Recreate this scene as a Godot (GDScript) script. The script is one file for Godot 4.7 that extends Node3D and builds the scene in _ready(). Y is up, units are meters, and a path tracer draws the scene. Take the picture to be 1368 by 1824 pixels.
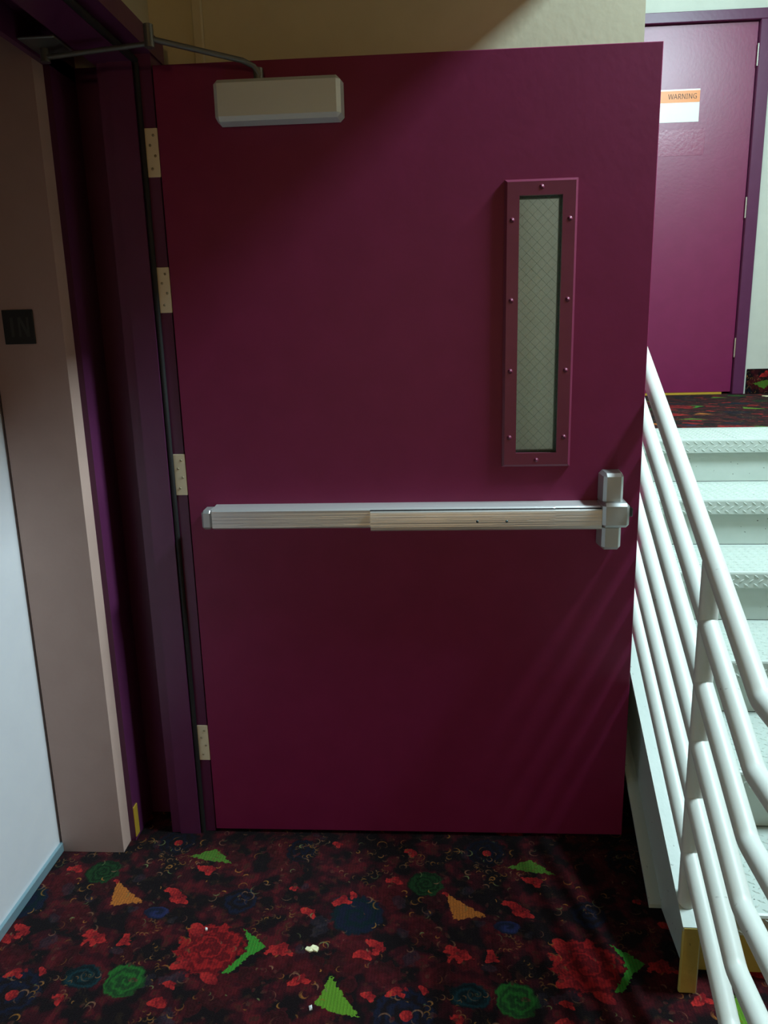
extends Node3D

# ---------------------------------------------------------------- mesh collector
class MB:
	var v := PackedVector3Array()
	var n := PackedVector3Array()
	var uv := PackedVector2Array()

	func tri(a: Vector3, b: Vector3, c: Vector3, na: Vector3, nb: Vector3, nc: Vector3, ua := Vector2.ZERO, ub := Vector2.ZERO, uc := Vector2.ZERO) -> void:
		# a, b, c run counter-clockwise seen from outside; stored clockwise
		v.append_array(PackedVector3Array([a, c, b]))
		n.append_array(PackedVector3Array([na, nc, nb]))
		uv.append_array(PackedVector2Array([ua, uc, ub]))

	func face(pts: Array, out: Vector3) -> void:
		# convex flat polygon, turned so that it looks along out
		var nn: Vector3 = (pts[1] - pts[0]).cross(pts[2] - pts[0])
		if nn.length() < 1e-12:
			return
		nn = nn.normalized()
		var p: Array = pts
		if nn.dot(out) < 0.0:
			p = pts.duplicate()
			p.reverse()
			nn = -nn
		var ax := nn.abs()
		var us: Array = []
		for q: Vector3 in p:
			if ax.y >= ax.x and ax.y >= ax.z:
				us.append(Vector2(q.x, q.z))
			elif ax.z >= ax.x:
				us.append(Vector2(q.x, -q.y))
			else:
				us.append(Vector2(q.z, -q.y))
		for i in range(1, p.size() - 1):
			tri(p[0], p[i], p[i + 1], nn, nn, nn, us[0], us[i], us[i + 1])

	func box(lo: Vector3, hi: Vector3) -> void:
		var c := (lo + hi) / 2.0
		var h := (hi - lo) / 2.0
		for a in 3:
			for s: float in [-1.0, 1.0]:
				var d := Vector3.ZERO
				d[a] = s
				var e := Vector3.ZERO
				e[(a + 1) % 3] = 1.0
				var f := Vector3.ZERO
				f[(a + 2) % 3] = 1.0
				face([c + (d - e - f) * h, c + (d + e - f) * h, c + (d + e + f) * h, c + (d - e + f) * h], d)

	func cbox(lo: Vector3, hi: Vector3, b: float, squeeze := Vector2.ONE) -> void:
		# box with chamfered edges; squeeze scales the +z end in x and y (a tapered cover)
		var c := (lo + hi) / 2.0
		var h := (hi - lo) / 2.0
		var at := func(s: Vector3, keep: int) -> Vector3:
			var q := Vector3(s.x * (h.x - b), s.y * (h.y - b), s.z * (h.z - b))
			q[keep] = s[keep] * h[keep]
			if q.z > 0.0:
				q.x *= squeeze.x
				q.y *= squeeze.y
			return c + q
		for a in 3:
			var i := (a + 1) % 3
			var j := (a + 2) % 3
			for s: float in [-1.0, 1.0]:
				var q: Array = []
				for k: Array in [[-1, -1], [1, -1], [1, 1], [-1, 1]]:
					var d := Vector3.ZERO
					d[a] = s
					d[i] = k[0]
					d[j] = k[1]
					q.append(at.call(d, a))
				var o := Vector3.ZERO
				o[a] = s
				face(q, o)
			for s: float in [-1.0, 1.0]:
				for t: float in [-1.0, 1.0]:
					var d0 := Vector3.ZERO
					d0[i] = s
					d0[j] = t
					var lo_ := d0
					lo_[a] = -1.0
					var hi_ := d0
					hi_[a] = 1.0
					face([at.call(lo_, i), at.call(hi_, i), at.call(hi_, j), at.call(lo_, j)], d0)
		for x: float in [-1.0, 1.0]:
			for y: float in [-1.0, 1.0]:
				for z: float in [-1.0, 1.0]:
					var s := Vector3(x, y, z)
					face([at.call(s, 0), at.call(s, 1), at.call(s, 2)], s)

	func ring(lo: Vector2, hi: Vector2, ilo: Vector2, ihi: Vector2, z0: float, z1: float, bev := 0.0) -> void:
		# flat frame in the xy plane with an opening, z0 back, z1 front, outer front edge bevelled
		var o := [lo, Vector2(hi.x, lo.y), hi, Vector2(lo.x, hi.y)]
		var b := Vector2(bev, bev)
		var of := [lo + b, Vector2(hi.x - bev, lo.y + bev), hi - b, Vector2(lo.x + bev, hi.y - bev)]
		var n_ := [ilo, Vector2(ihi.x, ilo.y), ihi, Vector2(ilo.x, ihi.y)]
		var mid := (lo + hi) / 2.0
		var P := func(q: Vector2, z: float) -> Vector3: return Vector3(q.x, q.y, z)
		for k in 4:
			var l := (k + 1) % 4
			var outw: Vector2 = (o[k] + o[l]) / 2.0 - mid
			var w := Vector3(outw.x, outw.y, 0)
			face([P.call(of[k], z1), P.call(of[l], z1), P.call(n_[l], z1), P.call(n_[k], z1)], Vector3(0, 0, 1))
			face([P.call(o[k], z0), P.call(o[l], z0), P.call(n_[l], z0), P.call(n_[k], z0)], Vector3(0, 0, -1))
			face([P.call(o[k], z0), P.call(o[l], z0), P.call(o[l], z1 - bev), P.call(o[k], z1 - bev)], w)
			if bev > 0.0:
				face([P.call(o[k], z1 - bev), P.call(o[l], z1 - bev), P.call(of[l], z1), P.call(of[k], z1)], w + Vector3(0, 0, w.length()))
			face([P.call(n_[k], z0), P.call(n_[l], z0), P.call(n_[l], z1), P.call(n_[k], z1)], -w)

	func prism(poly: PackedVector2Array, from: Vector3, ea: Vector3, eb: Vector3, along: Vector3) -> void:
		# polygon (a, b) swept along a vector
		var area := 0.0
		for k in poly.size():
			var l := (k + 1) % poly.size()
			area += poly[k].x * poly[l].y - poly[l].x * poly[k].y
		for k in poly.size():
			var l := (k + 1) % poly.size()
			var d := poly[l] - poly[k]
			var o2 := Vector2(d.y, -d.x) * signf(area)
			var a := from + ea * poly[k].x + eb * poly[k].y
			var b := from + ea * poly[l].x + eb * poly[l].y
			face([a, b, b + along, a + along], ea * o2.x + eb * o2.y)
		var idx := Geometry2D.triangulate_polygon(poly)
		for k in range(0, idx.size(), 3):
			var q: Array = []
			for m in 3:
				var p: Vector2 = poly[idx[k + m]]
				q.append(from + ea * p.x + eb * p.y)
			face(q, -along)
			face([q[0] + along, q[1] + along, q[2] + along], along)

	func tube(pts: Array, r: float, seg := 16, caps := true, flat := 1.0) -> void:
		var rings: Array = []
		var norms: Array = []
		var prev_x := Vector3.ZERO
		for i in pts.size():
			var t: Vector3
			if i == 0:
				t = (pts[1] - pts[0]).normalized()
			elif i == pts.size() - 1:
				t = (pts[i] - pts[i - 1]).normalized()
			else:
				t = ((pts[i] - pts[i - 1]).normalized() + (pts[i + 1] - pts[i]).normalized()).normalized()
			var x: Vector3 = prev_x
			if i == 0:
				x = t.cross(Vector3.UP if absf(t.y) < 0.9 else Vector3.RIGHT)
			x = (x - t * x.dot(t)).normalized()
			prev_x = x
			var y := t.cross(x)
			var rr: Array = []
			var nn: Array = []
			for k in seg:
				var a := TAU * k / seg
				var d := x * cos(a) + y * sin(a)
				rr.append(pts[i] + (x * cos(a) + y * sin(a) * flat) * r)
				nn.append(d)
			rings.append(rr)
			norms.append(nn)
		for i in pts.size() - 1:
			for k in seg:
				var l := (k + 1) % seg
				var a: Vector3 = rings[i][k]
				var b: Vector3 = rings[i][l]
				var c: Vector3 = rings[i + 1][l]
				var d: Vector3 = rings[i + 1][k]
				tri(a, b, c, norms[i][k], norms[i][l], norms[i + 1][l])
				tri(a, c, d, norms[i][k], norms[i + 1][l], norms[i + 1][k])
		if caps:
			face(rings[0], pts[0] - pts[1])
			face(rings[-1], pts[-1] - pts[-2])

	func dome(c: Vector3, axis: Vector3, r: float, h: float, seg := 12, rows := 4) -> void:
		var x := axis.cross(Vector3.UP if absf(axis.y) < 0.9 else Vector3.RIGHT).normalized()
		var y := axis.cross(x)
		var P := func(i: int, k: int) -> Vector3:
			var a := PI / 2 * i / rows
			var b := TAU * k / seg
			return c + (x * cos(b) + y * sin(b)) * r * cos(a) + axis * h * sin(a)
		for i in rows:
			for k in seg:
				var a: Vector3 = P.call(i, k)
				var b: Vector3 = P.call(i, k + 1)
				var d: Vector3 = P.call(i + 1, k)
				var e: Vector3 = P.call(i + 1, k + 1)
				var na := (a - c).normalized()
				var nb := (b - c).normalized()
				var nd := (d - c).normalized()
				var ne := (e - c).normalized()
				tri(a, b, e, na, nb, ne)
				tri(a, e, d, na, ne, nd)

	func mesh() -> ArrayMesh:
		var arr: Array = []
		arr.resize(Mesh.ARRAY_MAX)
		arr[Mesh.ARRAY_VERTEX] = v
		arr[Mesh.ARRAY_NORMAL] = n
		arr[Mesh.ARRAY_TEX_UV] = uv
		var m := ArrayMesh.new()
		m.add_surface_from_arrays(Mesh.PRIMITIVE_TRIANGLES, arr)
		return m

# ---------------------------------------------------------------- scene helpers
var rng := RandomNumberGenerator.new()
const TURN := -1.455          # the building stands 1.455 degrees off the open leaf
const REPEAT := 0.927         # carpet pattern repeat in metres
var M := {}

func V(x: float, y: float, z: float) -> Vector3:
	return Vector3(x, y, z)

func put(called: String, mb: MB, m: Material, parent: Node) -> MeshInstance3D:
	var o := MeshInstance3D.new()
	o.name = called
	o.mesh = mb.mesh()
	o.material_override = m
	o.cast_shadow = GeometryInstance3D.SHADOW_CASTING_SETTING_ON
	parent.add_child(o, true)
	return o

func again(o: MeshInstance3D, called: String, at: Vector3, parent: Node) -> MeshInstance3D:
	var c := MeshInstance3D.new()
	c.name = called
	c.mesh = o.mesh
	c.material_override = o.material_override
	parent.add_child(c, true)
	c.position = at
	return c

func tag(o: Node, label: String, category: String, group := "") -> void:
	o.set_meta("label", label)
	o.set_meta("category", category)
	if group != "":
		o.set_meta("group", group)

func thing(called: String, at := Vector3.ZERO, turn := 0.0) -> Node3D:
	var o := Node3D.new()
	o.name = called
	add_child(o, true)
	o.position = at
	o.rotation_degrees.y = turn
	return o

func node(called: String, parent: Node, at := Vector3.ZERO) -> Node3D:
	var o := Node3D.new()
	o.name = called
	parent.add_child(o, true)
	o.position = at
	return o

func struct(called: String, mb: MB, m: Material, label := "") -> MeshInstance3D:
	var o := put(called, mb, m, self)
	o.set_meta("kind", "structure")
	if label != "":
		o.set_meta("label", label)
	return o

# ---------------------------------------------------------------- materials
func rgb(r: float, g: float, b: float) -> Color:
	return Color(r / 255.0, g / 255.0, b / 255.0)

func noise_image(size: int, freq: float, octaves: int, sd: int) -> Image:
	var f := FastNoiseLite.new()
	f.seed = sd
	f.noise_type = FastNoiseLite.TYPE_SIMPLEX_SMOOTH
	f.frequency = freq
	f.fractal_octaves = octaves
	return f.get_seamless_image(size, size)

func normal_tex(size: int, freq: float, octaves: int, sd: int, strength: float) -> ImageTexture:
	var im := noise_image(size, freq, octaves, sd)
	im.convert(Image.FORMAT_RGBA8)
	im.bump_map_to_normal_map(strength)
	return ImageTexture.create_from_image(im)

func tint_tex(size: int, freq: float, octaves: int, sd: int, a: Color, b: Color, specks: float = 0.0, speck_color := Color.BLACK) -> ImageTexture:
	# paint between two near tones, with sparse chips
	var im := noise_image(size, freq, octaves, sd)
	im.convert(Image.FORMAT_L8)
	var chips := noise_image(size, 0.035, 3, sd + 7)
	chips.convert(Image.FORMAT_L8)
	var src := im.get_data()
	var chip := chips.get_data()
	var out := PackedByteArray()
	out.resize(size * size * 3)
	var cut := int(255.0 * (1.0 - specks))
	for i in size * size:
		var t := src[i] / 255.0
		var c := a.lerp(b, t)
		if specks > 0.0 and chip[i] > cut:
			c = c.lerp(speck_color, clampf((chip[i] - cut) / 10.0, 0.0, 1.0))
		out[i * 3] = int(c.r * 255.0)
		out[i * 3 + 1] = int(c.g * 255.0)
		out[i * 3 + 2] = int(c.b * 255.0)
	return ImageTexture.create_from_image(Image.create_from_data(size, size, false, Image.FORMAT_RGB8, out))

func paint(called: String, a: Color, b: Color, rough: float, sd: int, bump := 0.25, specks := 0.0, speck_color := Color.BLACK, scale_ := 1.2, spec := 0.5) -> StandardMaterial3D:
	var m := StandardMaterial3D.new()
	m.resource_name = called
	m.albedo_texture = tint_tex(512, 0.012, 4, sd, a, b, specks, speck_color)
	m.roughness = rough
	m.metallic_specular = spec
	m.uv1_triplanar = true
	m.uv1_world_triplanar = true
	m.uv1_scale = Vector3.ONE * scale_
	if bump > 0.0:
		m.normal_enabled = true
		m.normal_texture = roller
		m.normal_scale = bump
	return m

func metal(called: String, c: Color, rough: float, metallic := 1.0) -> StandardMaterial3D:
	var m := StandardMaterial3D.new()
	m.resource_name = called
	m.albedo_color = c
	m.roughness = rough
	m.metallic = metallic
	return m

func plain(called: String, c: Color, rough: float, spec := 0.5) -> StandardMaterial3D:
	var m := StandardMaterial3D.new()
	m.resource_name = called
	m.albedo_color = c
	m.roughness = rough
	m.metallic_specular = spec
	return m

var roller: ImageTexture

# woven carpet print, one repeat of the pattern
const CP := 1024
var cpx := PackedByteArray()
var edge_noise: PackedByteArray

func dot_px(x: int, y: int, c: Color, a: float) -> void:
	var i := (posmod(y, CP) * CP + posmod(x, CP)) * 3
	cpx[i] = int(lerpf(cpx[i], c.r * 255.0, a))
	cpx[i + 1] = int(lerpf(cpx[i + 1], c.g * 255.0, a))
	cpx[i + 2] = int(lerpf(cpx[i + 2], c.b * 255.0, a))

func wob(x: int, y: int) -> float:
	return edge_noise[posmod(y, CP) * CP + posmod(x, CP)] / 255.0 - 0.5

func on_tile(x: float, z: float) -> Vector2:
	# floor position in metres -> pixels of the repeat
	var s := 0.0254
	return Vector2(x + z * s, z - x * s) / REPEAT * CP

func yarn_disc(x: float, z: float, r: float, c: Color, c2: Color, rings := 0.0, squash := 1.0, ang := 0.0, soft := 0.35, alpha := 1.0) -> void:
	var p := on_tile(x, z)
	var R := r / REPEAT * CP
	var q := int(R * 1.4) + 2
	for j in range(-q, q + 1):
		for i in range(-q, q + 1):
			var px := int(p.x) + i
			var py := int(p.y) + j
			var u := (i * cos(ang) + j * sin(ang)) / R
			var w := (-i * sin(ang) + j * cos(ang)) / R / squash
			var d := sqrt(u * u + w * w) + wob(px, py) * soft
			if d < 1.0:
				var t := 0.0
				if rings > 0.0:
					t = 0.5 + 0.5 * sin(d * rings * TAU + atan2(w, u))
				else:
					t = clampf(wob(px * 3, py * 3) * 1.2 + 0.5 + u * 0.55, 0.0, 1.0)
				dot_px(px, py, c.lerp(c2, t), alpha * clampf((1.0 - d) * 9.0, 0.0, 1.0))

func yarn_poly(pts: Array, c: Color, c2: Color, alpha := 1.0) -> void:
	var poly := PackedVector2Array()
	var lo := Vector2(1e9, 1e9)
	var hi := -lo
	for k: Array in pts:
		var p := on_tile(k[0], k[1])
		poly.append(p)
		lo = lo.min(p)
		hi = hi.max(p)
	for j in range(int(lo.y) - 4, int(hi.y) + 5):
		for i in range(int(lo.x) - 4, int(hi.x) + 5):
			var o := Vector2(wob(i * 2, j * 2), wob(j * 2 + 99, i * 2)) * 14.0
			if Geometry2D.is_point_in_polygon(Vector2(i, j) + o, poly):
				dot_px(i, j, c.lerp(c2, clampf(wob(i * 5, j * 5) * 1.6 + 0.5, 0.0, 1.0)), alpha)

func yarn_arc(x: float, z: float, r: float, w: float, a0: float, a1: float, c: Color, alpha := 1.0, grow := 0.0) -> void:
	var p := on_tile(x, z)
	var R := r / REPEAT * CP
	var W := w / REPEAT * CP
	var steps := int(absf(a1 - a0) * R * 1.3) + 3
	for s in steps:
		var t := float(s) / steps
		var a := lerpf(a0, a1, t)
		var rr := R * (1.0 + grow * t)
		var wid := maxf(W * sin(PI * (0.12 + 0.8 * t)), 0.8)
		var q := p + Vector2(cos(a), sin(a)) * rr
		var b := int(ceil(wid))
		for j in range(-b, b + 1):
			for i in range(-b, b + 1):
				if i * i + j * j <= wid * wid:
					dot_px(int(q.x) + i, int(q.y) + j, c, alpha * 0.6)

func carpet_texture() -> ImageTexture:
	var e := noise_image(CP, 0.03, 4, 5)
	e.convert(Image.FORMAT_L8)
	edge_noise = e.get_data()
	var g1 := noise_image(CP, 0.009, 3, 11)
	g1.convert(Image.FORMAT_L8)
	var b1 := g1.get_data()
	var g2 := noise_image(CP, 0.022, 4, 23)
	g2.convert(Image.FORMAT_L8)
	var b2 := g2.get_data()
	cpx.resize(CP * CP * 3)
	var black := rgb(20, 13, 16)
	var maroon := rgb(78, 20, 26)
	var wine := rgb(46, 13, 20)
	var olive := rgb(44, 34, 22)
	for i in CP * CP:
		var t := b1[i] / 255.0
		var s := b2[i] / 255.0
		var c := black.lerp(wine, smoothstep(0.36, 0.58, t)).lerp(maroon, smoothstep(0.56, 0.78, t * 0.6 + s * 0.5))
		c = c.lerp(olive, smoothstep(0.62, 0.8, s) * 0.5)
		cpx[i * 3] = int(c.r * 255.0)
		cpx[i * 3 + 1] = int(c.g * 255.0)
		cpx[i * 3 + 2] = int(c.b * 255.0)
	var gold := rgb(150, 98, 44)
	var tan := rgb(120, 84, 62)
	var red := rgb(172, 40, 38)
	var crim := rgb(104, 20, 26)
	var navy := rgb(20, 24, 42)
	var teal := rgb(18, 44, 50)
	var green := rgb(90, 130, 40)
	var mid_green := rgb(36, 92, 36)
	var dark_green := rgb(26, 56, 28)
	var amber := rgb(184, 104, 40)
	# soft dark wine flowers under everything
	for k in 46:
		yarn_disc(rng.randf() * REPEAT, rng.randf() * REPEAT, rng.randf_range(0.025, 0.06), crim.darkened(0.45), maroon, 2.0, 0.8, rng.randf() * TAU, 0.8, 0.55)
	for k in 30:
		yarn_disc(rng.randf() * REPEAT, rng.randf() * REPEAT, rng.randf_range(0.012, 0.03), rgb(58, 48, 56), rgb(34, 34, 44), 1.0, 0.7, rng.randf() * TAU, 1.0, 0.5)
	# round motifs seen on the floor
	yarn_disc(0.141, 0.295, 0.05, navy, black, 2.0)
	yarn_disc(0.469, 0.336, 0.072, navy, teal.darkened(0.35), 2.0)
	yarn_disc(0.648, 0.213, 0.05, dark_green, dark_green.darkened(0.4), 3.0)
	yarn_disc(0.824, 0.076, 0.062, navy.darkened(0.2), black, 2.5)
	yarn_disc(0.824, 0.08, 0.014, red, crim)
	yarn_disc(0.283, 0.083, 0.05, navy.darkened(0.2), black, 2.5)
	yarn_disc(0.605, 0.635, 0.075, navy, black, 2.5)
	yarn_disc(0.605, 0.637, 0.016, red, crim)
	yarn_disc(0.857, 0.586, 0.052, mid_green, dark_green, 2.6)
	yarn_disc(0.752, 0.58, 0.05, teal, teal.darkened(0.5), 2.0, 0.75)
	yarn_disc(-0.07, 0.343, 0.034, rgb(34, 38, 74), navy, 1.0, 0.7)
	# the rose with a green leaf beside it
	yarn_disc(0.111, 0.461, 0.09, rgb(140, 26, 28), rgb(84, 14, 20), 2.6, 0.95, 0.4, 0.6)
	yarn_poly([[0.175, 0.39], [0.225, 0.43], [0.25, 0.45], [0.215, 0.48], [0.175, 0.535], [0.155, 0.535], [0.2, 0.47], [0.2, 0.43]], rgb(40, 128, 44), rgb(70, 120, 40))
	yarn_disc(0.06, 0.40, 0.03, red, crim, 0.0, 0.6, 0.9)
	yarn_disc(0.05, 0.51, 0.028, red, crim, 0.0, 0.6, -0.6)
	yarn_disc(0.13, 0.55, 0.03, red, crim, 0.0, 0.5, 0.5)
	# pointed leaves
	yarn_poly([[-0.05, 0.118], [0.02, 0.08], [0.085, 0.145], [0.02, 0.135]], rgb(84, 118, 42), rgb(60, 100, 34))
	yarn_poly([[-0.225, 0.222], [-0.205, 0.322], [-0.118, 0.306], [-0.18, 0.262]], amber, rgb(140, 84, 40))
	yarn_poly([[0.395, 0.615], [0.421, 0.533], [0.501, 0.645], [0.44, 0.634]], green, rgb(84, 130, 36))
	# red petals in pairs
	for k: Array in [[-0.045, 0.27, 0.036, 0.5], [-0.02, 0.295, 0.026, -0.5], [0.525, 0.437, 0.036, 0.6], [0.49, 0.465, 0.03, -0.2], [-0.208, 0.425, 0.038, 0.3], [0.416, 0.287, 0.032, -0.8], [0.45, 0.262, 0.02, 0.9],
			[0.28, 0.456, 0.04, -0.5], [0.727, 0.459, 0.036, -0.6], [0.81, 0.455, 0.022, 1.2], [0.043, 0.571, 0.024, -0.2], [0.516, 0.586, 0.024, 0.1], [0.58, 0.575, 0.03, -0.4], [0.645, 0.565, 0.018, 0.6],
			[0.345, 0.55, 0.03, -0.9], [-0.12, 0.45, 0.022, -0.7], [0.34, 0.325, 0.03, 0.1], [0.28, 0.24, 0.018, 0.0], [0.56, 0.20, 0.03, -0.3], [0.70, 0.25, 0.014, 0.0], [0.945, 0.19, 0.034, 0.2], [0.03, 0.62, 0.03, -0.2],
			[0.72, 0.64, 0.022, 0.4], [0.38, 0.05, 0.022, 0.2], [0.6, 0.08, 0.026, 0.4], [0.2, 0.70, 0.034, 0.8], [0.5, 0.78, 0.03, 0.2], [0.78, 0.75, 0.036, 0.9], [0.02, 0.86, 0.03, 1.4], [0.36, 0.87, 0.034, 0.1], [0.66, 0.88, 0.03, 0.6]]:
		yarn_disc(k[0], k[1], k[2] * 0.8, red, crim, 0.0, 0.5, k[3], 1.1)
		yarn_disc(k[0] + k[2] * 0.5 * cos(k[3] + 0.9), k[1] + k[2] * 0.5 * sin(k[3] + 0.9), k[2] * 0.5, crim, red, 0.0, 0.6, k[3] + 0.9, 1.1)
	# the part of the repeat beyond the view
	yarn_disc(0.3, 0.78, 0.07, navy, black, 2.5)
	yarn_disc(0.62, 0.79, 0.06, mid_green, dark_green, 2.5)
	yarn_disc(0.88, 0.86, 0.07, rgb(150, 26, 28), rgb(112, 18, 24), 2.2)
	yarn_poly([[0.12, 0.78], [0.16, 0.86], [0.06, 0.84]], amber, rgb(140, 84, 40))
	yarn_poly([[0.46, 0.84], [0.53, 0.9], [0.42, 0.91]], green, rgb(84, 130, 36))
	# gold and tan curls
	for k in 330:
		var a := rng.randf() * TAU
		var c := gold if rng.randf() < 0.45 else tan
		if rng.randf() < 0.25:
			c = rgb(104, 112, 70)
		yarn_arc(rng.randf() * REPEAT, rng.randf() * REPEAT, rng.randf_range(0.004, 0.015), rng.randf_range(0.0008, 0.0026), a, a + rng.randf_range(0.8, 5.0), c, rng.randf_range(0.12, 0.55), rng.randf_range(-0.6, 0.5))
	# rings of small curls
	for k in 26:
		var cx := rng.randf() * REPEAT
		var cz := rng.randf() * REPEAT
		var rr := rng.randf_range(0.03, 0.07)
		var from := rng.randf() * TAU
		var n_ := rng.randi_range(7, 15)
		for j in n_:
			var a := from + j * 0.36
			var c := gold.lerp(tan, rng.randf()).darkened(rng.randf_range(0.0, 0.4))
			yarn_arc(cx + cos(a) * rr, cz + sin(a) * rr * 0.8, rng.randf_range(0.004, 0.009), rng.randf_range(0.001, 0.0022), a, a + rng.randf_range(2.0, 5.5), c, rng.randf_range(0.3, 0.7), -0.3)
	for k in 150:
		yarn_disc(rng.randf() * REPEAT, rng.randf() * REPEAT, rng.randf_range(0.004, 0.010), tan.darkened(0.3), maroon, 0.0, 0.6, rng.randf() * TAU, 1.2, 0.6)
	# tuft to tuft variation
	for i in CP * CP:
		var t := 0.80 + 0.40 * float((i * 7919 + (i / CP) * 104729) % 997) / 997.0
		for k in 3:
			cpx[i * 3 + k] = mini(255, int(cpx[i * 3 + k] * t))
	return ImageTexture.create_from_image(Image.create_from_data(CP, CP, false, Image.FORMAT_RGB8, cpx))

func carpet_uv(mb: MB) -> void:
	for i in mb.v.size():
		var p := mb.v[i]
		mb.uv[i] = on_tile(p.x, p.z if absf(mb.n[i].y) > 0.5 else p.y) / CP

func make_materials() -> void:
	roller = normal_tex(512, 0.06, 3, 3, 3.0)
	M.door = paint("door_paint", rgb(128, 28, 78), rgb(122, 25, 73), 0.5, 31, 0.03, 0.0, Color.BLACK, 1.2, 0.45)
	M.door_gloss = paint("landing_door_paint", rgb(130, 30, 84), rgb(124, 27, 79), 0.35, 42, 0.03, 0.0, Color.BLACK, 1.2, 0.6)
	M.trim = paint("frame_paint", rgb(98, 44, 84), rgb(92, 39, 78), 0.34, 32, 0.03)
	M.cream = paint("cream_wall_paint", rgb(216, 212, 184), rgb(210, 206, 178), 0.7, 33, 0.04)
	M.window_frame = paint("window_frame_paint", rgb(118, 44, 72), rgb(112, 40, 67), 0.42, 45, 0.03)
	M.offwhite = paint("offwhite_wall_paint", rgb(214, 217, 208), rgb(208, 211, 202), 0.7, 43, 0.04)
	M.pink = paint("pink_wall_paint", rgb(198, 167, 155), rgb(192, 161, 149), 0.6, 34, 0.04)
	M.tan = paint("tan_wall_paint", rgb(164, 138, 112), rgb(156, 131, 106), 0.6, 41, 0.04)
	M.ochre = paint("ochre_wall_paint", rgb(196, 158, 88), rgb(188, 151, 83), 0.6, 44, 0.04)
	M.white = paint("white_wall_panel", rgb(226, 226, 230), rgb(221, 221, 226), 0.5, 35, 0.03)
	M.ceiling = paint("ceiling_paint", rgb(128, 112, 106), rgb(122, 106, 100), 0.8, 36, 0.3)
	M.steel_paint = paint("stair_paint", rgb(192, 203, 197), rgb(186, 198, 191), 0.4, 37, 0.06, 0.1, rgb(58, 60, 58), 2.2)
	M.rail_paint = paint("railing_paint", rgb(226, 230, 224), rgb(220, 225, 218), 0.42, 38, 0.03, 0.07, rgb(70, 66, 60), 2.0)
	M.yellow = paint("yellow_riser_paint", rgb(198, 184, 104), rgb(190, 174, 96), 0.4, 39, 0.2, 0.12, rgb(80, 72, 50), 2.0)
	M.steel = metal("satin_stainless", rgb(222, 223, 222), 0.4, 0.6)
	M.steel.normal_enabled = true
	M.steel.normal_texture = brush_tex()
	M.steel.normal_scale = 0.25
	M.steel.uv1_triplanar = true
	M.steel.uv1_scale = Vector3(1.0, 3.0, 3.0)
	M.cast = metal("cast_aluminium", rgb(190, 194, 194), 0.36, 0.6)
	M.closer = plain("silver_sprayed_cover", rgb(214, 226, 226), 0.42)
	M.closer.metallic = 0.15
	M.arm = metal("grey_arm_steel", rgb(120, 124, 120), 0.4, 0.7)
	M.dark = plain("black_rubber", rgb(22, 21, 22), 0.7)
	M.bolt = metal("dark_latch_steel", rgb(70, 82, 84), 0.4, 0.8)
	M.hinge = plain("dull_brass_plate", rgb(226, 216, 184), 0.45)
	M.hinge.metallic = 0.0
	M.screw = plain("worn_brass_screw", rgb(150, 138, 108), 0.5)
	M.chrome = metal("nickel_barrel", rgb(210, 212, 214), 0.25)
	M.brass = plain("yellow_brass", rgb(216, 176, 64), 0.4)
	M.brass.metallic = 0.25
	M.alu = metal("pale_blue_metal_strip", rgb(150, 184, 196), 0.4, 0.5)
	M.gasket = M.dark
	M.paper = plain("white_paper", rgb(236, 240, 240), 0.35)
	M.orange = plain("orange_print", rgb(240, 138, 44), 0.35)
	M.ink = plain("dark_print", rgb(70, 46, 30), 0.5)
	M.plate = plain("black_sign_plate", rgb(26, 26, 26), 0.45)
	M.plate_mark = plain("grey_sign_mark", rgb(62, 62, 58), 0.5)
	M.wire = plain("grey_wire", rgb(70, 80, 76), 0.5)
	M.scrap = plain("pale_paper_scrap", rgb(250, 246, 200), 0.6)
	M.glass = StandardMaterial3D.new()
	M.glass.resource_name = "wired_glass"
	M.glass.transparency = BaseMaterial3D.TRANSPARENCY_ALPHA
	M.glass.albedo_color = Color(0.5, 0.76, 0.73, 0.28)
	M.glass.roughness = 0.06
	M.carpet = StandardMaterial3D.new()
	M.carpet.resource_name = "patterned_carpet"
	M.carpet.albedo_texture = carpet_texture()
	M.carpet.roughness = 0.95
	M.carpet.metallic_specular = 0.2
	M.carpet.rim_enabled = true
	M.carpet.rim = 0.08
	M.carpet.rim_tint = 1.0
	M.carpet.normal_enabled = true
	M.carpet.normal_texture = normal_tex(1024, 0.3, 2, 71, 6.0)
	M.carpet.normal_scale = 0.35
	M.residue = paint("tape_residue", rgb(138, 42, 90), rgb(132, 36, 84), 0.3, 40, 0.05, 0.0, Color.BLACK, 1.2, 0.6)
	M.lamp = plain("fluorescent_diffuser", rgb(240, 245, 245), 0.5)
	M.lamp.emission_enabled = true
	M.lamp.emission = Color(0.86, 1.0, 0.98)
	M.lamp.emission_energy_multiplier = 1.5
	M.warm = plain("warm_lamp_glass", rgb(240, 225, 190), 0.5)
	M.warm.emission_enabled = true
	M.warm.emission = Color(1.0, 0.78, 0.42)
	M.warm.emission_energy_multiplier = 1.2
	M.lamp_case = plain("white_lamp_case", rgb(225, 228, 226), 0.5)

func brush_tex() -> ImageTexture:
	# long fine lines along the first axis
	var w := 256
	var im := Image.create(w, w, false, Image.FORMAT_RGBA8)
	var rr := RandomNumberGenerator.new()
	rr.seed = 91
	for y in w:
		var t := rr.randf()
		for x in w:
			if rr.randf() < 0.01:
				t = rr.randf()
			im.set_pixel(x, y, Color(t, t, t))
	im.bump_map_to_normal_map(2.0)
	return ImageTexture.create_from_image(im)

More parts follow.
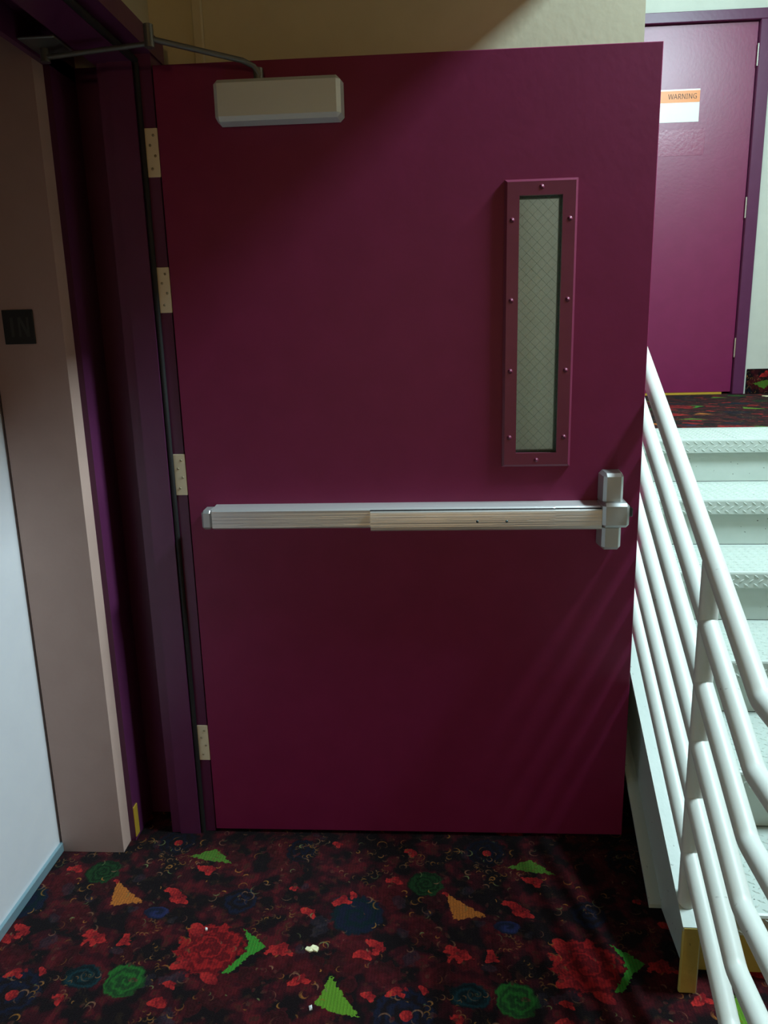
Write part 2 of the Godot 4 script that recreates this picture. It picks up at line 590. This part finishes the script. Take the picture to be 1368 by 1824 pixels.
# ---------------------------------------------------------------- build
func _ready() -> void:
	rng.seed = 20240611
	# camera
	var cam := Camera3D.new()
	cam.name = "camera"
	cam.fov = rad_to_deg(2.0 * atan(912.0 / 1370.0))
	add_child(cam)
	cam.position = V(0.6757, 1.4957, 2.0546)
	cam.rotation = Vector3(-0.2315, 0.0642, -0.025)
	cam.near = 0.02
	cam.current = true
	# environment: a closed interior
	var env := Environment.new()
	env.background_mode = Environment.BG_COLOR
	env.background_color = Color(0, 0, 0)
	env.tonemap_mode = Environment.TONE_MAPPER_LINEAR
	env.tonemap_exposure = 1.0
	env.sdfgi_enabled = true
	env.ssao_enabled = true
	env.ssil_enabled = true
	var we := WorldEnvironment.new()
	we.name = "environment"
	we.environment = env
	add_child(we)
	# stairwell fluorescent
	var tube := AreaLight3D.new()
	tube.name = "stairwell_light"
	tube.light_color = Color(0.86, 0.97, 1.0)
	tube.light_energy = 19.5
	tube.area_size = Vector2(0.28, 0.8)
	tube.area_range = 12.0
	tube.shadow_enabled = true
	add_child(tube)
	tube.position = V(2.85, 3.86, 0.28)
	tube.basis = Basis(V(0, 0, 1), deg_to_rad(-45.0)) * Basis(V(1, 0, 0), deg_to_rad(-90.0))
	# second fluorescent, over the landing
	var upper := AreaLight3D.new()
	upper.name = "landing_light"
	upper.light_color = Color(0.78, 0.97, 1.0)
	upper.light_energy = 1.8
	upper.area_size = Vector2(0.16, 1.16)
	upper.area_range = 12.0
	upper.shadow_enabled = true
	add_child(upper)
	upper.position = V(2.3, 3.915, -1.7)
	upper.rotation_degrees.x = -90.0
	# warm wall lamp at the end of the hall, behind the camera
	var hall := OmniLight3D.new()
	hall.name = "hall_light"
	hall.light_color = Color(1.0, 0.85, 0.6)
	hall.light_energy = 0.95
	hall.light_size = 0.1
	hall.omni_range = 10.0
	hall.omni_attenuation = 2.0
	hall.shadow_enabled = true
	add_child(hall)
	hall.position = V(0.8, 1.72, 6.3)

	make_materials()
	shell()
	frame_1()
	door_1()
	door_2()
	staircase()
	railing()
	small_things()
	lamps()

func shell() -> void:
	var b := MB.new()
	b.box(V(-0.75, -0.1, -0.4), V(3.5, 0.0, 6.6))
	carpet_uv(b)
	struct("floor", b, M.carpet, "dark carpet printed with red roses and green leaves")
	b = MB.new()
	b.box(V(1.226, 0.86, -3.2), V(3.5, 1.05, -1.345))
	carpet_uv(b)
	struct("floor_landing", b, M.carpet, "patterned carpet on the upper landing")
	# wall behind the open leaf and up the left of the stairs
	b = MB.new()
	b.box(V(-0.3, 0.0, -3.2), V(1.226, 4.15, -0.16))
	struct("wall_back", b, M.cream, "cream wall behind the open door")
	b = MB.new()
	b.box(V(-0.252, 0.0, -0.16), V(-0.05, 2.52, -0.1))
	b.box(V(-0.252, 2.222, -0.1), V(-0.05, 2.52, 1.32))
	b.box(V(-0.252, 0.0, 1.32), V(-0.05, 2.52, 6.6))
	struct("wall_left", b, M.cream, "cream wall round the door frame")
	b = MB.new()
	b.box(V(-0.438, 0.0, -0.16), V(-0.252, 2.52, 0.105))
	struct("wall_pier", b, M.pink, "pinkish wall pier beside the door frame")
	b = MB.new()
	b.box(V(-0.75, 0.0, 0.093), V(-0.446, 2.52, 1.6))
	struct("wall_panel", b, M.white, "smooth white wall panel left of the pink pier")
	b = MB.new()
	b.box(V(-0.446, 0.0, 1.3), V(-0.252, 2.52, 1.6))
	struct("wall_return", b, M.pink)
	b = MB.new()
	b.box(V(-0.75, 0.0, -0.16), V(-0.438, 2.52, 0.02))
	struct("wall_filler", b, M.dark)
	b = MB.new()
	b.cbox(V(-0.446, 0.0, 0.095), V(-0.436, 0.03, 1.3), 0.002)
	struct("baseboard_left", b, M.alu, "pale blue metal strip along the foot of the white wall panel")
	b = MB.new()
	b.box(V(-0.75, 2.52, -0.16), V(1.226, 4.15, 6.6))
	struct("ceiling", b, M.ceiling)
	b = MB.new()
	b.box(V(1.226, 4.05, -3.2), V(3.5, 4.15, 6.6))
	struct("ceiling_stairwell", b, M.ceiling)
	b = MB.new()
	b.box(V(3.05, 0.0, -3.2), V(3.5, 4.05, 6.6))
	struct("wall_right", b, M.tan)
	b = MB.new()
	b.box(V(-0.05, 0.0, 6.5), V(3.05, 4.05, 6.6))
	struct("wall_front", b, M.ochre)
	# landing wall with the opening of the second door
	b = MB.new()
	b.box(V(1.226, 1.05, -3.2), V(1.6, 4.05, -3.0))
	b.box(V(2.64, 1.05, -3.2), V(3.05, 4.05, -3.0))
	b.box(V(1.6, 3.2, -3.2), V(2.64, 4.05, -3.0))
	struct("wall_landing", b, M.offwhite, "brightly lit off-white wall above the stairs")
	b = MB.new()
	b.cbox(V(2.665, 1.05, -3.0), V(3.05, 1.205, -2.988), 0.004)
	carpet_uv(b)
	struct("baseboard_landing", b, M.carpet, "strip of patterned carpet run up the foot of the landing wall")
	b = MB.new()
	b.cbox(V(0.066, 0.0, -0.16), V(0.094, 2.52, -0.146), 0.004)
	struct("trim_3", b, M.cream, "narrow cream cover strip running up the wall behind the door")

func frame_1() -> void:
	var t := thing("trim_1")
	t.set_meta("kind", "structure")
	t.set_meta("label", "dark purple steel door frame with stops and seal")
	# hinge jamb, plan profile (x, z)
	var jamb := PackedVector2Array([Vector2(-0.004, -0.1), Vector2(-0.004, -0.004), Vector2(-0.047, -0.004), Vector2(-0.047, 0.012), Vector2(-0.109, 0.012), Vector2(-0.109, 0.006), Vector2(-0.137, 0.006), Vector2(-0.137, -0.095), Vector2(-0.236, -0.095), Vector2(-0.236, 0.05), Vector2(-0.252, 0.05), Vector2(-0.252, -0.1)])
	var b := MB.new()
	b.prism(jamb, Vector3.ZERO, V(1, 0, 0), V(0, 0, 1), V(0, 2.175, 0))
	put("jamb", b, M.trim, t)
	# header, section (x, y), runs towards the camera
	var hd := PackedVector2Array([Vector2(0.0, 2.222), Vector2(0.0, 2.172), Vector2(-0.05, 2.172), Vector2(-0.05, 2.152), Vector2(-0.147, 2.152), Vector2(-0.147, 2.205), Vector2(-0.236, 2.205), Vector2(-0.236, 2.14), Vector2(-0.252, 2.14), Vector2(-0.252, 2.222)])
	b = MB.new()
	b.prism(hd, V(0, 0, -0.1), V(1, 0, 0), V(0, 1, 0), V(0, 0, 1.42))
	put("header", b, M.trim, t)
	# strike jamb, near the camera
	b = MB.new()
	b.box(V(-0.252, 0, 1.262), V(0.0, 2.152, 1.32))
	put("jamb", b, M.trim, t)
	# black seal up the stop
	b = MB.new()
	b.tube([V(-0.040, 0.0, 0.002), V(-0.040, 2.15, 0.002)], 0.007, 10)
	put("seal", b, M.gasket, t)
	b = MB.new()
	b.tube([V(-0.043, 2.158, -0.03), V(-0.043, 2.158, 1.25)], 0.0085, 10)
	put("seal", b, M.gasket, t)
	# brass patch at the foot
	b = MB.new()
	b.cbox(V(-0.2365, 0.012, 0.022), V(-0.2325, 0.112, 0.0495), 0.001)
	var p := put("foot_plate", b, M.brass, t)
	p.set_meta("label", "small yellow brass plate")

func hinge(parent: Node, y: float, x0: float, x1: float, z: float) -> void:
	var b := MB.new()
	b.cbox(V(x0, y, z), V(x1, y + 0.115, z + 0.003), 0.001)
	var h := put("hinge", b, M.hinge, parent)
	h.set_meta("label", "dull brass hinge leaf")
	b = MB.new()
	for k: Array in [[0.4, 0.02], [0.7, 0.05], [0.35, 0.075], [0.65, 0.098]]:
		b.dome(V(lerpf(x0, x1, k[0]), y + k[1], z + 0.003), V(0, 0, 1), 0.0035, 0.0015, 8, 2)
	var s := put("screws", b, M.screw, h)
	s.set_meta("kind", "stuff")

func door_1() -> void:
	var t := thing("door_1")
	t.set_meta("kind", "structure")
	tag(t, "large dark magenta fire door standing open, with push bar and narrow wired window", "door")
	var W := 1.232
	var b := MB.new()
	b.ring(Vector2(0.0, 0.01), Vector2(W, 2.144), Vector2(0.893, 1.163), Vector2(1.013, 1.82), -0.045, 0.0, 0.0015)
	put("leaf", b, M.door, t)
	# vision panel
	for s: float in [1.0, -1.0]:
		b = MB.new()
		b.ring(Vector2(0.863, 1.133), Vector2(1.0425, 1.85), Vector2(0.899, 1.17), Vector2(1.0055, 1.812), 0.0, 0.012, 0.006)
		var f := put("window_frame", b, M.window_frame, t)
		if s < 0.0:
			f.position.z = -0.045
			f.scale.z = -1.0
			continue
		var first: MeshInstance3D = null
		for k: Array in [[0.953, 1.831], [0.953, 1.151], [0.8815, 1.755], [0.8815, 1.562], [0.8815, 1.385], [0.8815, 1.212], [1.0235, 1.755], [1.0235, 1.562], [1.0235, 1.385], [1.0235, 1.212]]:
			if first == null:
				b = MB.new()
				b.dome(V(0, 0, 0), V(0, 0, 1), 0.0062, 0.0013, 12, 3)
				first = put("screw", b, M.window_frame, f)
				first.position = V(k[0], k[1], 0.012)
			else:
				again(first, "screw", V(k[0], k[1], 0.012), f)
	b = MB.new()
	b.box(V(0.893, 1.163, -0.026), V(1.013, 1.82, -0.020))
	var g := put("glass_pane", b, M.glass, t)
	g.set_meta("label", "greenish wired glass")
	b = MB.new()
	wires(b, 0.894, 1.164, 1.012, 1.819, -0.0235)
	var w := put("wire_mesh", b, M.wire, g)
	w.set_meta("kind", "stuff")
	# hinges sit on the frame rabbet behind the hinge edge
	for y: float in [1.888, 1.555, 1.064, 0.245]:
		hinge(t, y, -0.034, -0.001, -0.0035)
	exit_device(t)
	closer(t)

func wires(b: MB, x0: float, y0: float, x1: float, y1: float, z: float) -> void:
	var step := 0.026
	var r := 0.0003
	for s: float in [1.0, -1.0]:
		var c := -2.0
		while c < 4.0:
			# line y = s * x + c clipped to the pane
			var q: Array = []
			for x: float in [x0, x1]:
				var y := s * x + c
				if y >= y0 and y <= y1:
					q.append(Vector2(x, y))
			for y: float in [y0, y1]:
				var x := (y - c) / s
				if x > x0 and x < x1:
					q.append(Vector2(x, y))
			if q.size() >= 2 and (q[0] - q[1]).length() > 0.004:
				b.tube([V(q[0].x, q[0].y, z), V(q[1].x, q[1].y, z)], r, 4, false)
			c += step

func exit_device(t: Node) -> void:
	var e := node("exit_device", t)
	e.set_meta("label", "satin steel push bar with latch case")
	var b := MB.new()
	# rail fixed to the leaf: a shallow trapezium, top face leaning back
	var sec := PackedVector2Array([Vector2(0.0, 0.976), Vector2(0.0, 1.037), Vector2(0.05, 1.0335), Vector2(0.057, 1.0285), Vector2(0.057, 0.983), Vector2(0.052, 0.979)])
	b.prism(sec, V(0.078, 0, 0), V(0, 0, 1), V(0, 1, 0), V(1.045, 0, 0))
	put("rail", b, M.steel, e)
	b = MB.new()
	b.cbox(V(0.046, 0.9775, 0.0), V(0.0795, 1.032, 0.056), 0.007, Vector2(0.86, 0.97))
	put("end_cap", b, M.cast, e)
	b = MB.new()
	var pad := PackedVector2Array([Vector2(0.03, 0.9735), Vector2(0.03, 1.0275), Vector2(0.065, 1.0275), Vector2(0.0675, 1.024), Vector2(0.0692, 1.012), Vector2(0.07, 0.998), Vector2(0.0698, 0.984), Vector2(0.0685, 0.977), Vector2(0.065, 0.9735)])
	b.prism(pad, V(0.511, 0, 0), V(0, 0, 1), V(0, 1, 0), V(0.609, 0, 0))
	put("push_pad", b, M.steel, e)
	b = MB.new()
	b.box(V(0.51, 1.0272, 0.03), V(1.12, 1.0295, 0.064))
	put("gap_strip", b, M.dark, e)
	for x: float in [0.795, 0.872]:
		b = MB.new()
		b.dome(V(x, 0.998, 0.0693), V(0, 0, 1), 0.005, 0.001, 10, 2)
		put("rivet", b, M.bolt, e)
	var c := node("latch_case", e)
	b = MB.new()
	b.cbox(V(1.1185, 1.035, 0.0), V(1.1795, 1.1225, 0.06), 0.009, Vector2(0.84, 0.94))
	put("upper_cover", b, M.cast, c)
	b = MB.new()
	b.cbox(V(1.117, 0.978, 0.0), V(1.1905, 1.0465, 0.082), 0.008, Vector2(0.93, 0.95))
	put("middle_cover", b, M.cast, c)
	b = MB.new()
	b.cbox(V(1.119, 0.912, 0.0), V(1.178, 0.985, 0.062), 0.009, Vector2(0.84, 0.94))
	put("lower_cover", b, M.cast, c)
	b = MB.new()
	b.cbox(V(1.186, 1.0, 0.012), V(1.206, 1.024, 0.04), 0.002)
	b.cbox(V(1.186, 1.02, 0.016), V(1.198, 1.029, 0.034), 0.002)
	put("latch_bolt", b, M.bolt, c)

func closer(t: Node) -> void:
	var e := node("door_closer", t)
	e.set_meta("label", "silver door closer with folding arm")
	var b := MB.new()
	b.cbox(V(0.158, 1.995, 0.0), V(0.472, 2.092, 0.06), 0.010, Vector2(0.975, 0.95))
	put("cover", b, M.closer, e)
	b = MB.new()
	b.tube([V(0.27, 2.085, 0.035), V(0.27, 2.115, 0.035)], 0.012, 14)
	put("spindle", b, M.arm, e)
	b = MB.new()
	b.tube([V(0.275, 2.098, 0.04), V(0.262, 2.116, 0.05), V(0.24, 2.124, 0.066), V(0.066, 2.136, 0.19)], 0.0085, 10, true, 0.7)
	put("main_arm", b, M.arm, e)
	b = MB.new()
	b.tube([V(0.062, 2.118, 0.193), V(0.062, 2.164, 0.193)], 0.011, 12)
	put("elbow_pin", b, M.arm, e)
	b = MB.new()
	b.tube([V(0.07, 2.128, 0.19), V(-0.205, 2.128, 0.133)], 0.0075, 10, true, 0.7)
	put("forearm", b, M.arm, e)
	b = MB.new()
	b.tube([V(-0.205, 2.118, 0.133), V(-0.205, 2.15, 0.133)], 0.011, 12)
	b.cbox(V(-0.2355, 2.146, 0.08), V(-0.15, 2.152, 0.2), 0.002)
	put("shoe", b, M.arm, e)

func door_2() -> void:
	var t := thing("door_2", V(2.58, 1.05, -3.0))
	t.set_meta("kind", "structure")
	tag(t, "closed magenta door on the upper landing above the stairs", "door")
	var b := MB.new()
	b.cbox(V(-0.914, 0.014, -0.055), V(-0.002, 2.122, -0.01), 0.0015)
	put("leaf", b, M.door_gloss, t)
	b = MB.new()
	b.box(V(-0.91, 0.0, -0.03), V(-0.058, 0.013, -0.004))
	var s := put("threshold", b, M.brass, t)
	s.set_meta("label", "yellow brass threshold strip")
	for y: float in [1.885, 1.055, 0.23]:
		b = MB.new()
		b.tube([V(0.002, y, 0.004), V(0.002, y + 0.118, 0.004)], 0.0075, 12)
		put("hinge", b, M.chrome, t)
	b = MB.new()
	b.cbox(V(-0.9, 1.42, -0.0105), V(-0.265, 1.565, -0.0092), 0.0005)
	var r := put("tape_residue", b, M.residue, t)
	r.set_meta("label", "pale rectangle left by removed tape")
	var f := thing("trim_2", V(2.58, 1.05, -3.0))
	f.set_meta("kind", "structure")
	f.set_meta("label", "purple steel frame of the landing door")
	for side: Array in [[0.001, 0.07], [-0.985, -0.916]]:
		b = MB.new()
		b.cbox(V(side[0], 0.0, -0.06), V(side[1], 2.126, 0.02), 0.003)
		put("jamb", b, M.trim, f)
	b = MB.new()
	b.cbox(V(-0.985, 2.126, -0.06), V(0.07, 2.182, 0.02), 0.003)
	put("header", b, M.trim, f)
	# close the opening behind the leaf
	b = MB.new()
	b.box(V(-0.98, 0.0, -0.2), V(0.06, 2.16, -0.1))
	put("backing", b, M.dark, f)

func staircase() -> void:
	var t := thing("staircase", V(1.228, 0, 0.555), TURN)
	tag(t, "flight of cream painted steel stairs with diamond plate nosings rising to the landing", "stairs")
	var R := 0.175
	var G := 0.309
	var X0 := 0.04
	var X1 := 1.72
	# raised lugs of one nosing, shared
	var lug := MB.new()
	lugs_front(lug, X0, 1.5)
	var lug_top := MB.new()
	lugs_top(lug_top, X0, 1.5, 0.30)
	var lf: MeshInstance3D = null
	var lt: MeshInstance3D = null
	for k in range(1, 7):
		var y := R * k
		var zn := -0.049 - (k - 1) * G
		var back := zn - (G + 0.022) if k < 6 else zn - 0.345
		# bent plate: tread top with a rounded nose and a turned down front
		var sec := PackedVector2Array([Vector2(back, y - 0.007), Vector2(back, y), Vector2(zn - 0.008, y), Vector2(zn - 0.0025, y - 0.0025), Vector2(zn, y - 0.008), Vector2(zn, y - 0.055), Vector2(zn - 0.007, y - 0.055), Vector2(zn - 0.007, y - 0.007)])
		var b := MB.new()
		b.prism(sec, V(X0, 0, 0), V(0, 0, 1), V(0, 1, 0), V(X1 - X0, 0, 0))
		var tr := put("tread", b, M.steel_paint, t)
		if lf == null:
			lf = put("plate_lugs", lug, M.steel_paint, tr)
			lf.position = V(0, y, zn)
			lf.set_meta("kind", "stuff")
			lt = put("plate_lugs", lug_top, M.steel_paint, tr)
			lt.position = V(0, y, zn)
			lt.set_meta("kind", "stuff")
		else:
			again(lf, "plate_lugs", V(0, y, zn), tr).set_meta("kind", "stuff")
			again(lt, "plate_lugs", V(0, y, zn), tr).set_meta("kind", "stuff")
		b = MB.new()
		b.box(V(X0, y - R + (0.002 if k > 1 else 0.0), zn - 0.028), V(X1, y - 0.007, zn - 0.022))
		var r := put("riser", b, M.yellow if k == 1 else M.steel_paint, t)
		if k == 1:
			r.set_meta("label", "yellow painted bottom riser")
	# channel stringers
	stringer(t, 0.0, 0.04, true)
	stringer(t, X1, X1 + 0.04, false)

func lugs_front(b: MB, x0: float, x1: float) -> void:
	for row in 3:
		var n := int((x1 - x0) / 0.0305)
		for i in n:
			var x := x0 + 0.012 + i * 0.0305 + (0.015 if row % 2 == 1 else 0.0)
			var y := -0.016 - row * 0.0145
			lug_at(b, V(x, y, 0), V(1, 0, 0), V(0, 1, 0), V(0, 0, 1), 0.62 if row % 2 == 1 else -0.62)

func lugs_top(b: MB, x0: float, x1: float, depth: float) -> void:
	for row in int(depth / 0.0155):
		var n := int((x1 - x0) / 0.0305)
		for i in n:
			var x := x0 + 0.012 + i * 0.0305 + (0.015 if row % 2 == 1 else 0.0)
			lug_at(b, V(x, 0, -0.014 - row * 0.0155), V(1, 0, 0), V(0, 0, -1), V(0, 1, 0), 0.62 if row % 2 == 1 else -0.62)

func lug_at(b: MB, c: Vector3, ex: Vector3, ey: Vector3, up: Vector3, turn: float) -> void:
	var d := ex * cos(turn) + ey * sin(turn)
	var w := -ex * sin(turn) + ey * cos(turn)
	var L := 0.0105
	var w2 := 0.0034
	var h := 0.0021
	var a0 := c - d * L
	var a1 := c + d * L
	var p := c + w * w2
	var q := c - w * w2
	var top0 := c - d * L * 0.45 + up * h
	var top1 := c + d * L * 0.45 + up * h
	b.face([a0, p, top0], up + w)
	b.face([p, top1, top0], up + w)
	b.face([p, a1, top1], up + w)
	b.face([a0, q, top0], up - w)
	b.face([q, top1, top0], up - w)
	b.face([q, a1, top1], up - w)

func stringer(t: Node, x0: float, x1: float, flanges_left: bool) -> void:
	var s := 0.175 / 0.309
	var z1 := -1.62
	var top := func(z: float) -> float: return 0.178 - s * z
	var dp := 0.33
	var zf := -(dp - 0.178) / s
	var n := node("stringer", t)
	var ez := V(0, 0, 1)
	var ey := V(0, 1, 0)
	var wx := x1 - 0.008 if flanges_left else x0
	var b := MB.new()
	b.prism(PackedVector2Array([Vector2(0, 0.0), Vector2(0, 0.178), Vector2(z1, top.call(z1)), Vector2(z1, top.call(z1) - dp), Vector2(zf, 0.0)]), V(wx, 0, 0), ez, ey, V(0.008, 0, 0))
	put("web", b, M.steel_paint, n)
	b = MB.new()
	b.prism(PackedVector2Array([Vector2(0, 0.178), Vector2(z1, top.call(z1)), Vector2(z1, top.call(z1) - 0.011), Vector2(0, 0.167)]), V(x0, 0, 0), ez, ey, V(x1 - x0, 0, 0))
	put("top_flange", b, M.steel_paint, n)
	b = MB.new()
	b.prism(PackedVector2Array([Vector2(zf, 0.0), Vector2(zf, 0.011), Vector2(z1, top.call(z1) - dp + 0.011), Vector2(z1, top.call(z1) - dp)]), V(x0, 0, 0), ez, ey, V(x1 - x0, 0, 0))
	put("bottom_flange", b, M.steel_paint, n)
	b = MB.new()
	b.cbox(V(x0, 0.0, -0.01), V(x1, 0.178, 0.001), 0.003)
	put("end_plate", b, M.yellow, n).set_meta("label", "yellow painted end plate")

func railing() -> void:
	var t := thing("stair_railing", V(1.228, 0, 0.555), TURN)
	tag(t, "cream painted steel pipe railing with a handrail and five sloping rails beside the stairs", "railing")
	var s := 0.175 / 0.309
	var zk := 0.245
	var zt := -1.7
	var ze := 0.62
	var x := 0.02
	var hs := [0.996, 0.856, 0.716, 0.579, 0.44, 0.303]
	for i in hs.size():
		var h: float = hs[i]
		var p: Array = []
		var yk: float = h - s * zk
		var r := 0.0208 if i == 0 else 0.0203
		p.append(V(x, h - s * zt, zt))
		for k in 7:
			# short bend between slope and level
			var u := (k - 3) / 3.0
			var L := 0.014
			var z := zk + u * L
			var y := yk - (s * u * L if u < 0.0 else 0.0) + (s * L * 0.25 * (1.0 - absf(u)) * (1.0 - absf(u)) if true else 0.0)
			p.append(V(x, y, z))
		p.append(V(x, yk, ze))
		var b := MB.new()
		b.tube(p, r, 24)
		put("handrail" if i == 0 else "rail", b, M.rail_paint, t)
	var b := MB.new()
	b.tube([V(x, 0.198, -0.052), V(x, 0.996 + s * 0.052 - 0.004, -0.052)], 0.0195, 24)
	put("post", b, M.rail_paint, t)
	b = MB.new()
	b.tube([V(x, 0.178 + s * 1.5, -1.5), V(x, 0.996 + s * 1.5 - 0.004, -1.5)], 0.0195, 24)
	put("post", b, M.rail_paint, t)
	b = MB.new()
	b.tube([V(x, 0.0, ze), V(x, 0.996 - s * zk + 0.005, ze)], 0.0205, 24)
	put("post", b, M.rail_paint, t)

func small_things() -> void:
	# warning notice on the landing door
	var t := thing("warning_sign", V(2.272, 2.655, -3.009))
	tag(t, "white and orange warning notice taped to the magenta door on the landing", "sign")
	var b := MB.new()
	b.box(V(-0.255, 0.0, -0.0005), V(0.0, 0.178, 0.0005))
	put("sheet", b, M.paper, t)
	b = MB.new()
	b.box(V(-0.255, 0.106, 0.0005), V(0.0, 0.17, 0.0009))
	put("orange_band", b, M.orange, t)
	var tm := TextMesh.new()
	var sf := SystemFont.new()
	sf.font_names = PackedStringArray(["Droid Sans"])
	tm.font = sf
	tm.text = "WARNING"
	tm.font_size = 32
	tm.pixel_size = 0.00115
	tm.depth = 0.0004
	var w := MeshInstance3D.new()
	w.name = "lettering"
	w.mesh = tm
	w.material_override = M.ink
	t.add_child(w)
	w.position = V(-0.1, 0.138, 0.0011)
	# black plate on the pink pier
	var p := thing("sign_plate", V(-0.365, 1.527, 0.105))
	tag(p, "small square black sign plate on the pinkish wall pier", "sign")
	b = MB.new()
	b.cbox(V(-0.04, -0.0425, 0.0), V(0.04, 0.0425, 0.004), 0.001)
	put("plate", b, M.plate, p)
	b = MB.new()
	b.prism(PackedVector2Array([Vector2(-0.02, -0.024), Vector2(-0.012, -0.024), Vector2(-0.012, 0.024), Vector2(-0.02, 0.024)]), V(0, 0, 0.004), V(1, 0, 0), V(0, 1, 0), V(0, 0, 0.0008))
	put("stroke", b, M.plate_mark, p)
	b = MB.new()
	b.prism(PackedVector2Array([Vector2(0.0, -0.024), Vector2(0.006, -0.024), Vector2(0.006, 0.012), Vector2(0.02, -0.024), Vector2(0.028, -0.024), Vector2(0.028, 0.024), Vector2(0.022, 0.024), Vector2(0.022, -0.008), Vector2(0.008, 0.024), Vector2(0.0, 0.024)]), V(0, 0, 0.004), V(1, 0, 0), V(0, 1, 0), V(0, 0, 0.0008))
	put("stroke", b, M.plate_mark, p)
	# litter on the carpet
	scrap("paper_scrap", V(0.365, 0.0, 0.458), [[-0.016, 0.0], [-0.013, -0.01], [-0.004, -0.006], [0.002, -0.013], [0.012, -0.012], [0.018, -0.004], [0.015, 0.006], [0.005, 0.003], [-0.004, 0.007], [-0.01, 0.003]], "crumpled pale scrap of paper on the carpet in front of the door", "paper")
	scrap("crumb", V(0.388, 0.0, 0.627), [[-0.004, -0.003], [0.003, -0.005], [0.005, 0.002], [-0.001, 0.005]], "tiny white crumb on the carpet beside the bright green leaf", "crumb")
	scrap("crumb_001", V(0.083, 0.0, 0.40), [[-0.003, -0.002], [0.002, -0.003], [0.003, 0.002], [-0.002, 0.003]], "tiny white crumb on the carpet beside a red rose", "crumb")
	scrap("paper_scrap_001", V(2.71, 1.05, -2.78), [[-0.02, -0.02], [0.015, -0.022], [0.022, 0.01], [-0.012, 0.018]], "white scrap of paper on the landing carpet by the door frame", "paper")

func scrap(called: String, at: Vector3, pts: Array, label: String, cat: String) -> void:
	var b := MB.new()
	var r2 := RandomNumberGenerator.new()
	r2.seed = 5 + called.length()
	# a crumpled sheet: fan with uneven rim heights and a little thickness
	var top: Array = []
	for k: Array in pts:
		top.append(V(k[0], r2.randf_range(0.001, 0.007), k[1]))
	var mid := V(0, 0.006, 0)
	for i in top.size():
		var j := (i + 1) % top.size()
		b.face([mid, top[i], top[j]], Vector3.UP)
		var lo_i := V(top[i].x, 0.0, top[i].z)
		var lo_j := V(top[j].x, 0.0, top[j].z)
		b.face([top[i], top[j], lo_j, lo_i], V(top[i].x + top[j].x, 0, top[i].z + top[j].z))
	var o := put(called, b, M.scrap if cat == "paper" else M.paper, self)
	o.position = at
	tag(o, label, cat)

func lamps() -> void:
	fluorescent(V(2.945, 3.955, 0.28), "short fluorescent fitting in the corner above the foot of the stairs", -45.0, 0.42)
	fluorescent(V(2.3, 4.05, -1.7), "long fluorescent fitting on the ceiling above the landing", 0.0, 0.62)
	var b: MB
	var h := thing("wall_lamp", V(0.8, 1.72, 6.5))
	tag(h, "round warm lamp on the far end wall of the hall", "light")
	b = MB.new()
	b.tube([V(0, 0, 0), V(0, 0, -0.03)], 0.13, 28)
	put("base", b, M.lamp_case, h)
	b = MB.new()
	b.dome(V(0, 0, -0.03), V(0, 0, -1), 0.12, 0.07, 28, 6)
	put("bowl", b, M.warm, h)

func fluorescent(at: Vector3, label: String, tilt: float, half: float) -> void:
	var t := thing("ceiling_light", at)
	t.rotation_degrees.z = tilt
	tag(t, label, "light")
	var b := MB.new()
	b.cbox(V(-0.16, -0.07, -half - 0.02), V(0.16, 0.0, half + 0.02), 0.008)
	put("case", b, M.lamp_case, t)
	b = MB.new()
	b.cbox(V(-0.145, -0.125, -half), V(0.145, -0.07, half), 0.02)
	put("diffuser", b, M.lamp, t)
